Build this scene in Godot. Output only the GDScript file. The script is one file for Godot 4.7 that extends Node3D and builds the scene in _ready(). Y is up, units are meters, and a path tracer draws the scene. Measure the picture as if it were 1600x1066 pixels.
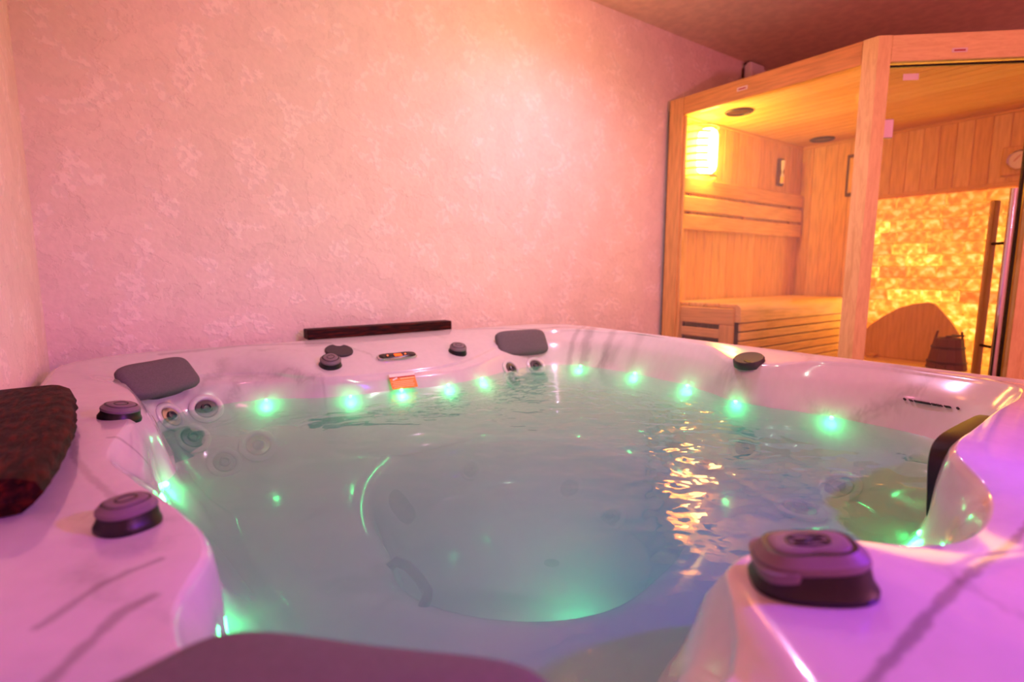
extends Node3D
# A hot tub in the corner of a plastered room, a corner sauna behind it.
# World: the room's back left corner is the origin, x runs along the back wall, z towards the viewer, y up, metres.

var M := {}
var taken := {}
const WATER := 0.64
const MID := Vector2(1.12, 1.22)

func _ready() -> void:
	seed(7)
	# ---------------------------------------------------------------- camera
	var cam := Camera3D.new()
	cam.name = "camera"
	add_child(cam)
	cam.fov = 65.4
	cam.near = 0.02
	cam.far = 60.0
	cam.position = Vector3(0.234, 1.08, 2.27)
	cam.rotation = Vector3(deg_to_rad(-7.6), deg_to_rad(-35.6), 0)
	var lens := CameraAttributesPhysical.new()
	lens.frustum_focal_length = 18.68
	lens.frustum_focus_distance = 1.25
	lens.frustum_near = 0.02
	lens.frustum_far = 60.0
	lens.exposure_aperture = 2.4
	cam.attributes = lens
	cam.current = true
	# ---------------------------------------------------------------- environment
	var env := Environment.new()
	env.background_mode = Environment.BG_COLOR
	env.background_color = Color(0, 0, 0)
	env.tonemap_mode = Environment.TONE_MAPPER_LINEAR
	env.tonemap_exposure = 1.0
	env.sdfgi_enabled = true
	env.ssao_enabled = true
	env.ssil_enabled = true
	env.volumetric_fog_enabled = true
	env.volumetric_fog_density = 0.0
	var we := WorldEnvironment.new()
	we.name = "environment"
	we.environment = env
	add_child(we)
	materials()
	# ---------------------------------------------------------------- lamps out of view, placed to light tub and walls: place, colour, energy
	spot(Vector3(0.55, 2.53, 0.62), Vector3(0, -1, 0), 82.0, Color(1.000, 0.494, 0.678), 0.12, "unseen ceiling spot out of view, placed to light the tub beside the left wall")
	spot(Vector3(1.95, 2.53, 0.78), Vector3(0.05, -1, -0.05), 72.0, Color(1.000, 0.774, 0.974), 1.75, "unseen ceiling spot out of view, placed to light the tub and back wall")
	spot(Vector3(1.30, 2.53, 1.75), Vector3(0.22, -0.72, -1), 52.0, Color(0.867, 1.000, 0.867), 1.45, "unseen ceiling spot out of view, tilted to light the plastered wall")
	unseen_stand_spot(Vector3(1.45, 1.62, 2.78), Vector3(-0.56, -0.82, -0.62), 54.0, Color(0.439, 0.031, 1.000), 2.1, "unseen violet spot lamp out of view, placed to light the near rim")
	globe(Vector3(1.9, 1.5, 3.65), 1.5, Color(1.000, 0.534, 0.688), 1.9, "unseen pink globe lamp out of view, placed to light the walls and sauna front")
	globe(Vector3(1.85, 2.22, 0.62), 0.0, Color(1.000, 0.602, 0.324), 0.14, "unseen warm globe lamp out of view, placed to light the ceiling and upper wall")
	room()
	sauna()
	sauna_things()
	tub()
	water()
	boards()

# ====================================================================== helpers
func numbered(n: String) -> String:
	if not taken.has(n):
		taken[n] = 0
		return n
	taken[n] += 1
	return "%s_%03d" % [n, taken[n]]

func thing(n: String, label: String, category: String, at := Vector3.ZERO, group := "") -> Node3D:
	var o := Node3D.new()
	o.name = numbered(n)
	add_child(o)
	o.position = at
	tag(o, label, category, group)
	return o

func tag(o: Node, label: String, category: String, group := "") -> void:
	o.set_meta("label", label)
	o.set_meta("category", category)
	if group != "":
		o.set_meta("group", group)

func part(n: String, mesh: Mesh, mat: Material, parent: Node, at := Vector3.ZERO, basis := Basis()) -> MeshInstance3D:
	var o := MeshInstance3D.new()
	o.name = n
	o.mesh = mesh
	o.material_override = mat
	o.transform = Transform3D(basis, at)
	o.cast_shadow = GeometryInstance3D.SHADOW_CASTING_SETTING_ON
	parent.add_child(o, true)
	return o

func structure(n: String, mesh: Mesh, mat: Material, at: Vector3) -> MeshInstance3D:
	var o := part(n, mesh, mat, self, at)
	o.set_meta("kind", "structure")
	return o

func facing(n: Vector3, up := Vector3.UP) -> Basis:
	# y axis along n, z axis as near to 'up' reversed as possible
	var y := n.normalized()
	var x := up.cross(y)
	if x.length() < 0.32:
		x = Vector3.RIGHT - y * y.x
	x = x.normalized()
	var z := x.cross(y).normalized()
	return Basis(x, y, z)

func poly(st: SurfaceTool, pts: Array, outward: Vector3) -> void:
	var n: Vector3 = (pts[1] - pts[0]).cross(pts[2] - pts[0])
	if n.length() < 1e-12:
		return
	n = n.normalized()
	var p := pts.duplicate()
	if n.dot(outward) > 0:
		p.reverse()
	else:
		n = -n
	for i in range(1, p.size() - 1):
		for q in [p[0], p[i], p[i + 1]]:
			st.set_normal(n)
			st.add_vertex(q)

var boxes := {}
func box(s: Vector3, c := 0.003) -> ArrayMesh:
	var key := "%.4f %.4f %.4f %.4f" % [s.x, s.y, s.z, c]
	if boxes.has(key):
		return boxes[key]
	var st := SurfaceTool.new()
	st.begin(Mesh.PRIMITIVE_TRIANGLES)
	var h := s / 2.0
	c = minf(c, minf(h.x, minf(h.y, h.z)) * 0.8)
	for ax in 3:
		var b := (ax + 1) % 3
		var d := (ax + 2) % 3
		for sg in [-1, 1]:
			var q := []
			for k in [[-1, -1], [1, -1], [1, 1], [-1, 1]]:
				var v := Vector3.ZERO
				v[ax] = h[ax] * sg
				v[b] = (h[b] - c) * k[0]
				v[d] = (h[d] - c) * k[1]
				q.append(v)
			var out := Vector3.ZERO
			out[ax] = sg
			poly(st, q, out)
		for sb in [-1, 1]:
			for sd in [-1, 1]:
				var e := []
				for k in [[-1, 0], [1, 0], [1, 1], [-1, 1]]:
					var v := Vector3.ZERO
					v[ax] = (h[ax] - c) * k[0]
					v[b] = (h[b] - (c if k[1] == 1 else 0.0)) * sb
					v[d] = (h[d] - (0.0 if k[1] == 1 else c)) * sd
					e.append(v)
				var o := Vector3.ZERO
				o[b] = sb
				o[d] = sd
				poly(st, e, o)
	for sx in [-1, 1]:
		for sy in [-1, 1]:
			for sz in [-1, 1]:
				poly(st, [Vector3(h.x * sx, (h.y - c) * sy, (h.z - c) * sz), Vector3((h.x - c) * sx, h.y * sy, (h.z - c) * sz), Vector3((h.x - c) * sx, (h.y - c) * sy, h.z * sz)], Vector3(sx, sy, sz))
	var m := st.commit()
	boxes[key] = m
	return m

func outline(n: int, a: float, b: float, e := 2.0) -> PackedVector2Array:
	# superellipse
	var o := PackedVector2Array()
	for i in n:
		var t := TAU * i / n
		var c := cos(t)
		var s := sin(t)
		o.append(Vector2(a * signf(c) * pow(absf(c), 2.0 / e), b * signf(s) * pow(absf(s), 2.0 / e)))
	return o

func loft(shape: PackedVector2Array, profile: Array, sharp := 35.0) -> ArrayMesh:
	# profile: [inset from the outline, y] from the bottom to the top; an inset of -1 means the middle point (a closed end)
	var st := SurfaceTool.new()
	st.begin(Mesh.PRIMITIVE_TRIANGLES)
	var n := shape.size()
	var rings := []
	for p in profile:
		var r := PackedVector3Array()
		for v in shape:
			var q: Vector2 = Vector2.ZERO if p[0] <= -1.0 else v * maxf(0.0, 1.0 - p[0] / v.length())
			r.append(Vector3(q.x, p[1], q.y))
		rings.append(r)
	var g := 0
	var rad := shape[0].length()
	for k in range(rings.size() - 1):
		if k > 0:
			var a0 := Vector2((rad if profile[k][0] <= -1.0 else profile[k][0]) - (rad if profile[k - 1][0] <= -1.0 else profile[k - 1][0]), profile[k][1] - profile[k - 1][1])
			var a1 := Vector2((rad if profile[k + 1][0] <= -1.0 else profile[k + 1][0]) - (rad if profile[k][0] <= -1.0 else profile[k][0]), profile[k + 1][1] - profile[k][1])
			if absf(rad_to_deg(a0.angle_to(a1))) > sharp:
				g += 1
		st.set_smooth_group(g)
		for i in n:
			var j := (i + 1) % n
			var a: Vector3 = rings[k][i]
			var b: Vector3 = rings[k][j]
			var c: Vector3 = rings[k + 1][i]
			var d: Vector3 = rings[k + 1][j]
			if profile[k][0] > -1.0:
				for q in [a, b, c] if profile[k + 1][0] <= -1.0 else [a, b, d]:
					st.add_vertex(q)
			if profile[k + 1][0] > -1.0:
				for q in [a, d, c]:
					st.add_vertex(q)
	st.generate_normals()
	return st.commit()

func prism(pts: Array, y0: float, y1: float) -> ArrayMesh:
	# upright convex prism over (x, z) points
	var st := SurfaceTool.new()
	st.begin(Mesh.PRIMITIVE_TRIANGLES)
	var mid := Vector2.ZERO
	for p in pts:
		mid += p / float(pts.size())
	var top := []
	var bot := []
	for i in pts.size():
		var a: Vector2 = pts[i]
		var b: Vector2 = pts[(i + 1) % pts.size()]
		top.append(Vector3(a.x, y1, a.y))
		bot.append(Vector3(a.x, y0, a.y))
		var o := (a + b) / 2.0 - mid
		poly(st, [Vector3(a.x, y0, a.y), Vector3(b.x, y0, b.y), Vector3(b.x, y1, b.y), Vector3(a.x, y1, a.y)], Vector3(o.x, 0, o.y))
	poly(st, top, Vector3.UP)
	poly(st, bot, Vector3.DOWN)
	return st.commit()

func extrude(pts: PackedVector2Array, t: float, c := 0.004) -> ArrayMesh:
	# any outline in x-y, t thick along z, with chamfered rims
	var st := SurfaceTool.new()
	st.begin(Mesh.PRIMITIVE_TRIANGLES)
	var inner := PackedVector2Array()
	var got := Geometry2D.offset_polygon(pts, -c)
	inner = got[0] if got.size() > 0 else pts
	var tri := Geometry2D.triangulate_polygon(inner)
	for s in [-1, 1]:
		for k in range(0, tri.size(), 3):
			poly(st, [Vector3(inner[tri[k]].x, inner[tri[k]].y, s * t / 2), Vector3(inner[tri[k + 1]].x, inner[tri[k + 1]].y, s * t / 2), Vector3(inner[tri[k + 2]].x, inner[tri[k + 2]].y, s * t / 2)], Vector3(0, 0, s))
	var ccw := not Geometry2D.is_polygon_clockwise(pts)
	for i in pts.size():
		var a := pts[i]
		var b := pts[(i + 1) % pts.size()]
		var d := (b - a).normalized()
		var o := Vector2(d.y, -d.x) * (1.0 if ccw else -1.0)
		poly(st, [Vector3(a.x, a.y, -t / 2 + c), Vector3(b.x, b.y, -t / 2 + c), Vector3(b.x, b.y, t / 2 - c), Vector3(a.x, a.y, t / 2 - c)], Vector3(o.x, o.y, 0))
		for s in [-1, 1]:
			var ia := nearest(inner, a)
			var ib := nearest(inner, b)
			poly(st, [Vector3(a.x, a.y, s * (t / 2 - c)), Vector3(b.x, b.y, s * (t / 2 - c)), Vector3(ib.x, ib.y, s * t / 2), Vector3(ia.x, ia.y, s * t / 2)], Vector3(o.x, o.y, s))
	return st.commit()

func nearest(pts: PackedVector2Array, p: Vector2) -> Vector2:
	var best := pts[0]
	for q in pts:
		if q.distance_squared_to(p) < best.distance_squared_to(p):
			best = q
	return best

func tube(path: PackedVector3Array, r: float, seg := 8) -> ArrayMesh:
	var st := SurfaceTool.new()
	st.begin(Mesh.PRIMITIVE_TRIANGLES)
	var rings := []
	for i in path.size():
		var d := (path[mini(i + 1, path.size() - 1)] - path[maxi(i - 1, 0)]).normalized()
		var x := d.cross(Vector3.UP if absf(d.y) < 0.9 else Vector3.RIGHT).normalized()
		var y := d.cross(x)
		var ring := []
		for k in seg:
			ring.append(path[i] + (x * cos(TAU * k / seg) + y * sin(TAU * k / seg)) * r)
		rings.append(ring)
	st.set_smooth_group(0)
	for i in path.size() - 1:
		for k in seg:
			var l := (k + 1) % seg
			for q in [rings[i][k], rings[i][l], rings[i + 1][l], rings[i][k], rings[i + 1][l], rings[i + 1][k]]:
				st.add_vertex(q)
	st.set_smooth_group(1)
	for k in range(1, seg - 1):
		for q in [rings[0][0], rings[0][k + 1], rings[0][k]]:
			st.add_vertex(q)
	st.set_smooth_group(2)
	for k in range(1, seg - 1):
		for q in [rings[-1][0], rings[-1][k], rings[-1][k + 1]]:
			st.add_vertex(q)
	st.generate_normals()
	return st.commit()

func sheet(rows: Array, closed: bool, flip := false, plan := 0.0) -> ArrayMesh:
	# a smooth grid of points; rows of equal length; 'closed' joins the last row to the first
	var n := rows.size()
	var m: int = rows[0].size()
	var v := PackedVector3Array()
	var nn := PackedVector3Array()
	var ix := PackedInt32Array()
	for i in n:
		var up: PackedVector3Array = rows[(i + 1) % n if closed else mini(i + 1, n - 1)]
		var dn: PackedVector3Array = rows[(i - 1 + n) % n if closed else maxi(i - 1, 0)]
		var me: PackedVector3Array = rows[i]
		for j in m:
			v.append(me[j])
			var a := up[j] - dn[j]
			var b := me[mini(j + 1, m - 1)] - me[maxi(j - 1, 0)]
			var q := a.cross(b)
			nn.append(q.normalized() if q.length() > 1e-14 else Vector3.UP)
	for i in (n if closed else n - 1):
		var k := (i + 1) % n
		for j in m - 1:
			ix.append_array(PackedInt32Array([i * m + j, i * m + j + 1, k * m + j, k * m + j, i * m + j + 1, k * m + j + 1]))
	var turn := false
	var c := 0
	for j in range(0, nn.size(), 97):
		c += 1 if nn[j].y > 0 else -1
	turn = c < 0
	if flip:
		turn = not turn
	if turn:
		for j in nn.size():
			nn[j] = -nn[j]
		for j in range(0, ix.size(), 3):
			var sw := ix[j + 1]
			ix[j + 1] = ix[j + 2]
			ix[j + 2] = sw
	var arr := []
	arr.resize(Mesh.ARRAY_MAX)
	arr[Mesh.ARRAY_VERTEX] = v
	arr[Mesh.ARRAY_NORMAL] = nn
	arr[Mesh.ARRAY_INDEX] = ix
	if plan > 0.0:
		var uv := PackedVector2Array()
		for p in v:
			uv.append(Vector2(p.x, p.z) / plan)
		arr[Mesh.ARRAY_TEX_UV] = uv
	var am := ArrayMesh.new()
	am.add_surface_from_arrays(Mesh.PRIMITIVE_TRIANGLES, arr)
	return am

# ====================================================================== materials
func noise(type: int, freq: float, oct: int, sd: int, warp := 0.0) -> FastNoiseLite:
	var f := FastNoiseLite.new()
	f.noise_type = type
	f.seed = sd
	f.frequency = freq
	f.fractal_type = FastNoiseLite.FRACTAL_FBM
	f.fractal_octaves = oct
	if warp > 0.0:
		f.domain_warp_enabled = true
		f.domain_warp_amplitude = warp
		f.domain_warp_frequency = freq * 1.3
		f.domain_warp_fractal_octaves = 3
	return f

func noise_tex(f: FastNoiseLite, size: int, cols: Array, offs: Array) -> NoiseTexture2D:
	var t := NoiseTexture2D.new()
	t.width = size
	t.height = size
	t.seamless = true
	t.noise = f
	t.generate_mipmaps = false
	var g := Gradient.new()
	g.offsets = PackedFloat32Array(offs)
	g.colors = PackedColorArray(cols)
	t.color_ramp = g
	return t

func mat(n: String, col: Color, rough: float, metal := 0.0) -> StandardMaterial3D:
	var m := StandardMaterial3D.new()
	m.resource_name = n
	m.albedo_color = col
	m.roughness = rough
	m.metallic = metal
	M[n] = m
	return m

func planar(m: StandardMaterial3D, s: Vector3, world := true, off := Vector3.ZERO) -> StandardMaterial3D:
	m.uv1_triplanar = true
	m.uv1_world_triplanar = world
	m.uv1_scale = s
	m.uv1_offset = off
	return m

func glow(n: String, col: Color, e: float) -> StandardMaterial3D:
	var m := mat(n, col, 0.5)
	m.emission_enabled = true
	m.emission = col
	m.emission_energy_multiplier = e
	return m

func plaster_images() -> Array:
	# trowelled decorative plaster: overlapping thin coats with crisp borders, fine grain between
	var s := 1024
	var a := noise(FastNoiseLite.TYPE_SIMPLEX_SMOOTH, 0.0062, 5, 11, 46.0).get_seamless_image(s, s)
	var b := noise(FastNoiseLite.TYPE_SIMPLEX_SMOOTH, 0.011, 5, 23, 34.0).get_seamless_image(s, s)
	var c := noise(FastNoiseLite.TYPE_SIMPLEX, 0.05, 4, 5).get_seamless_image(s, s)
	for im in [a, b, c]:
		im.convert(Image.FORMAT_L8)
	var da: PackedByteArray = a.get_data()
	var db: PackedByteArray = b.get_data()
	var dc: PackedByteArray = c.get_data()
	var col := PackedByteArray()
	var hei := PackedByteArray()
	col.resize(s * s * 3)
	hei.resize(s * s)
	for i in s * s:
		var va := da[i] / 255.0
		var vb := db[i] / 255.0
		var vc := dc[i] / 255.0
		var coat := clampf((va - 0.54) * 70.0, 0.0, 1.0)
		var coat2 := clampf((vb - 0.65) * 60.0, 0.0, 1.0)
		var low := clampf((0.37 - vb) * 60.0, 0.0, 1.0)
		var edge := 1.0 - clampf(absf(va - 0.535) * 130.0, 0.0, 1.0) + 0.8 * (1.0 - clampf(absf(vb - 0.38) * 130.0, 0.0, 1.0))
		var crust := coat2 * clampf((vc - 0.42) * 6.0, 0.0, 1.0)
		var h := 0.45 + 0.14 * coat + 0.16 * crust - 0.12 * low - 0.10 * edge + 0.14 * (vc - 0.5)
		hei[i] = int(clampf(h, 0, 1) * 255)
		var k := 0.925 + 0.012 * coat + 0.03 * crust - 0.014 * low - 0.035 * edge + 0.025 * (vc - 0.5)
		col[i * 3] = int(clampf(k + 0.03, 0, 1) * 255)
		col[i * 3 + 1] = int(clampf(k + 0.008 * coat2, 0, 1) * 255)
		col[i * 3 + 2] = int(clampf(k + 0.02 * coat2, 0, 1) * 255)
	return [ImageTexture.create_from_image(Image.create_from_data(s, s, false, Image.FORMAT_RGB8, col)), ImageTexture.create_from_image(Image.create_from_data(s, s, false, Image.FORMAT_L8, hei))]

func acrylic_image() -> ImageTexture:
	# pearl white acrylic with soft grey veins, seen from above: 2.4 m square, some veins where they lie in the shell
	var s := 1024
	var a := noise(FastNoiseLite.TYPE_SIMPLEX_SMOOTH, 0.0034, 3, 41, 60.0).get_image(s, s)
	var b := noise(FastNoiseLite.TYPE_SIMPLEX_SMOOTH, 0.006, 3, 57, 30.0).get_image(s, s)
	var c := noise(FastNoiseLite.TYPE_SIMPLEX, 0.06, 3, 58).get_image(s, s)
	for im in [a, b, c]:
		im.convert(Image.FORMAT_L8)
	var da: PackedByteArray = a.get_data()
	var db: PackedByteArray = b.get_data()
	var dc: PackedByteArray = c.get_data()
	var drawn := PackedFloat32Array()
	drawn.resize(s * s)
	# points (x, z), half width in metres, depth of the grey
	for v in [[[[0.30, 2.146], [0.62, 2.142], [0.85, 2.139], [1.06, 2.140], [1.40, 2.15], [1.8, 2.13]], 0.0045, 0.9], [[[0.152, 1.727], [0.188, 1.681], [0.212, 1.665], [0.237, 1.653]], 0.004, 0.6], [[[0.15, 1.83], [0.182, 1.774], [0.204, 1.736], [0.229, 1.719]], 0.005, 0.7], [[[0.132, 1.119], [0.144, 1.241], [0.166, 1.346], [0.195, 1.452]], 0.005, 0.5], [[[0.184, 1.147], [0.233, 1.132]], 0.004, 0.6], [[[2.06, 0.40], [1.98, 0.44], [1.90, 0.50]], 0.022, 0.45], [[[2.06, 0.54], [1.99, 0.56], [1.91, 0.60]], 0.018, 0.35], [[[2.06, 0.34], [1.96, 0.37], [1.86, 0.44]], 0.012, 0.4], [[[2.06, 0.70], [1.98, 0.72], [1.92, 0.75]], 0.020, 0.22], [[[0.30, 0.12], [0.55, 0.10], [0.86, 0.15]], 0.008, 0.35], [[[1.5, 0.10], [1.75, 0.14], [1.98, 0.24]], 0.006, 0.5]]:
		var pts: Array = v[0]
		var hw: float = v[1] * s / 2.4
		for k in pts.size() - 1:
			var p := Vector2(pts[k][0], pts[k][1]) * s / 2.4
			var q := Vector2(pts[k + 1][0], pts[k + 1][1]) * s / 2.4
			var lo := p.min(q) - Vector2(3, 3) * hw
			var hi := p.max(q) + Vector2(3, 3) * hw
			for y in range(maxi(0, int(lo.y)), mini(s, int(hi.y) + 1)):
				for x in range(maxi(0, int(lo.x)), mini(s, int(hi.x) + 1)):
					var g := Geometry2D.get_closest_point_to_segment(Vector2(x, y), p, q).distance_to(Vector2(x, y)) + (dc[y * s + x] / 255.0 - 0.5) * hw * 0.9
					drawn[y * s + x] = maxf(drawn[y * s + x], v[2] * clampf(1.5 - g / hw, 0.0, 1.0))
	var col := PackedByteArray()
	col.resize(s * s * 3)
	for i in s * s:
		var va := da[i] / 255.0
		var vb := db[i] / 255.0
		var w := clampf((vb - 0.45) * 4.0, 0.0, 1.0)
		var band := 1.0 - clampf(absf(va - 0.5) * 14.0, 0.0, 1.0)
		var vein := band * band * w
		var k := 0.865 - 0.10 * vein - 0.03 * vb - 0.26 * drawn[i] - 0.02 * (dc[i] / 255.0)
		col[i * 3] = int(clampf(k, 0, 1) * 255)
		col[i * 3 + 1] = int(clampf(k - 0.01, 0, 1) * 255)
		col[i * 3 + 2] = int(clampf(k, 0, 1) * 255)
	return ImageTexture.create_from_image(Image.create_from_data(s, s, false, Image.FORMAT_RGB8, col))

func materials() -> void:
	var pl := plaster_images()
	var m := mat("plaster", Color(1.0, 0.95, 0.90), 0.66)
	m.albedo_texture = pl[0]
	m.heightmap_enabled = true
	m.heightmap_texture = pl[1]
	m.heightmap_scale = 0.55
	planar(m, Vector3(0.5, 0.5, 0.5), true, Vector3(0.13, 0.31, 0.2))
	m = mat("ceiling_paint", Color(0.96, 0.86, 0.74), 0.9)
	m.albedo_texture = noise_tex(noise(FastNoiseLite.TYPE_SIMPLEX, 0.04, 3, 9), 256, [Color(0.95, 0.95, 0.95), Color(1, 1, 1)], [0.2, 0.8])
	planar(m, Vector3(1, 1, 1))
	m = mat("floor_tile", Color(0.42, 0.38, 0.36), 0.45)
	m.albedo_texture = noise_tex(noise(FastNoiseLite.TYPE_SIMPLEX, 0.02, 4, 3), 256, [Color(0.8, 0.8, 0.8), Color(1, 1, 1)], [0.2, 0.8])
	planar(m, Vector3(1, 1, 1))
	mat("grout", Color(0.3, 0.28, 0.27), 0.9)
	m = mat("acrylic", Color(0.97, 0.95, 0.96), 0.16)
	m.albedo_texture = acrylic_image()
	m.clearcoat_enabled = true
	m.clearcoat = 0.6
	m.clearcoat_roughness = 0.06
	m = mat("pillow", Color(0.40, 0.36, 0.39), 0.72)
	m.albedo_texture = noise_tex(noise(FastNoiseLite.TYPE_VALUE, 0.25, 2, 4), 256, [Color(0.9, 0.9, 0.9), Color(1, 1, 1)], [0.2, 0.8])
	planar(m, Vector3(6, 6, 6), false)
	mat("pillow_edge", Color(0.035, 0.03, 0.035), 0.35)
	mat("cap_grey", Color(0.47, 0.41, 0.44), 0.5)
	mat("cap_dark", Color(0.03, 0.02, 0.03), 0.4)
	mat("disc_grey", Color(0.21, 0.18, 0.21), 0.55)
	mat("jet_grey", Color(0.34, 0.33, 0.34), 0.3, 0.3)
	mat("jet_steel", Color(0.72, 0.66, 0.6), 0.22, 0.9)
	mat("jet_ring", Color(0.82, 0.80, 0.80), 0.15)
	mat("chrome", Color(0.86, 0.85, 0.85), 0.08, 1.0)
	mat("nickel", Color(0.88, 0.85, 0.84), 0.55, 0.6)
	mat("black_plastic", Color(0.02, 0.015, 0.015), 0.25)
	mat("white_plastic", Color(0.92, 0.9, 0.88), 0.5)
	mat("paper_white", Color(0.95, 0.9, 0.86), 0.6)
	mat("label_orange", Color(0.98, 0.55, 0.14), 0.5)
	mat("label_red", Color(0.72, 0.16, 0.05), 0.5)
	mat("label_pale", Color(1.0, 0.82, 0.55), 0.5)
	mat("ink", Color(0.12, 0.05, 0.12), 0.5)
	mat("skirt", Color(0.20, 0.17, 0.16), 0.6)
	glow("screen_orange", Color(1.0, 0.33, 0.06), 1.6)
	glow("button_light", Color(1.0, 0.42, 0.25), 2.4)
	glow("led_green", Color(0.30, 1.0, 0.50), 12.0)
	glow("lens_teal", Color(0.4, 0.95, 1.0), 1.0)
	glow("lamp_glow", Color(1.0, 0.84, 0.5), 16.0)
	# light hemlock, grain along x, y or z, three tones each
	var grain := noise(FastNoiseLite.TYPE_SIMPLEX_SMOOTH, 0.016, 5, 31, 12.0)
	var tex := noise_tex(grain, 512, [Color(0.88, 0.87, 0.86), Color(0.95, 0.95, 0.95), Color(1, 1, 1)], [0.15, 0.5, 0.85])
	var tones := [Color(0.95, 0.75, 0.45), Color(0.93, 0.72, 0.41), Color(0.96, 0.78, 0.49)]
	for ax in 3:
		for k in 3:
			m = mat("wood_%s_%d" % ["xyz"[ax], k], tones[k], 0.55)
			m.albedo_texture = tex
			var sc := Vector3(6, 6, 6)
			sc[ax] = 0.5
			planar(m, sc, true, Vector3(0.31 * k, 0.17 * k + 0.05, 0.43 * k))
	var knots := noise_tex(noise(FastNoiseLite.TYPE_SIMPLEX_SMOOTH, 0.012, 4, 35, 40.0), 512, [Color(0.93, 0.90, 0.86), Color(1, 1, 1), Color(0.95, 0.93, 0.90), Color(1, 1, 1)], [0.25, 0.45, 0.55, 0.7])
	for ax in ["x", "y"]:
		m = mat("pine_" + ax, Color(1.0, 0.91, 0.60), 0.5)
		m.albedo_texture = knots
		planar(m, Vector3(0.8, 4, 0.8) if ax == "x" else Vector3(5, 0.5, 5))
	m = mat("wood_brown", Color(0.36, 0.19, 0.10), 0.6)
	m.albedo_texture = tex
	planar(m, Vector3(6, 0.6, 6))
	var rough := noise(FastNoiseLite.TYPE_SIMPLEX_SMOOTH, 0.02, 5, 88, 22.0)
	var dark := noise_tex(rough, 512, [Color(0.09, 0.02, 0.015), Color(0.20, 0.05, 0.03), Color(0.36, 0.11, 0.05)], [0.2, 0.5, 0.85])
	m = mat("wood_dark_x", Color(1, 1, 1), 0.6)
	m.metallic_specular = 0.3
	m.albedo_texture = dark
	planar(m, Vector3(1.2, 9, 9))
	m = mat("wood_dark_z", Color(0.95, 0.92, 0.9), 0.6)
	m.metallic_specular = 0.25
	m.albedo_texture = dark
	m.heightmap_enabled = true
	m.heightmap_texture = noise_tex(rough, 512, [Color.BLACK, Color.WHITE], [0.1, 0.9])
	m.heightmap_scale = 0.25
	planar(m, Vector3(7, 7, 1.6), true, Vector3(0.2, 0.4, 0.1))
	m = mat("glass", Color(0.9, 0.95, 0.95, 0.03), 0.02)
	m.transparency = BaseMaterial3D.TRANSPARENCY_ALPHA
	m = mat("glass_bronze", Color(0.35, 0.16, 0.06, 0.22), 0.02)
	m.transparency = BaseMaterial3D.TRANSPARENCY_ALPHA
	m = mat("water", Color(0.46, 0.99, 0.80, 0.33), 0.015)
	m.transparency = BaseMaterial3D.TRANSPARENCY_ALPHA
	m.metallic_specular = 0.5
	# backlit salt bricks
	var salt := noise_tex(noise(FastNoiseLite.TYPE_SIMPLEX_SMOOTH, 0.02, 4, 64, 20.0), 256, [Color(0.80, 0.42, 0.08), Color(0.96, 0.64, 0.19), Color(1.0, 0.84, 0.46)], [0.2, 0.55, 0.85])
	for k in 6:
		m = mat("salt_%d" % k, Color(0.95, 0.68, 0.45), 0.6)
		m.emission_enabled = true
		m.emission = Color.WHITE
		m.emission_operator = BaseMaterial3D.EMISSION_OP_MULTIPLY
		m.emission_texture = salt
		m.emission_energy_multiplier = [0.9, 1.3, 1.7, 2.1, 2.6, 3.2][k]
		planar(m, Vector3(3.2, 3.2, 3.2), true, Vector3(0.21 * k, 0.37 * k, 0.11 * k))

# ====================================================================== the room
func spot(at: Vector3, towards: Vector3, angle: float, col: Color, e: float, label: String) -> void:
	var t := thing("unseen_ceiling_spot", label, "lamp", at)
	part("trim_ring", loft(outline(32, 0.075, 0.075), [[0.0, 0.0], [0.0, -0.004], [0.004, -0.008], [0.022, -0.008], [0.024, -0.002], [0.024, 0.0]]), M.white_plastic, t)
	var key := "spot_glow_" + str(taken["unseen_ceiling_spot"])
	glow(key, col, 3.0)
	part("lens", loft(outline(32, 0.051, 0.051), [[-1.0, -0.003], [0.0, -0.003], [0.0, -0.001]]), M[key], t)
	var l := SpotLight3D.new()
	l.name = "spot_light"
	l.light_color = col
	l.light_energy = e
	l.light_size = 0.045
	l.spot_angle = angle
	l.spot_angle_attenuation = 1.0
	l.spot_range = 12.0
	l.spot_attenuation = 2.0
	l.shadow_enabled = true
	l.basis = Basis.looking_at(towards.normalized(), Vector3(0, 0, -1) if absf(towards.normalized().y) > 0.9 else Vector3.UP)
	l.position = Vector3(0, -0.012, 0)
	t.add_child(l)

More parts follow.
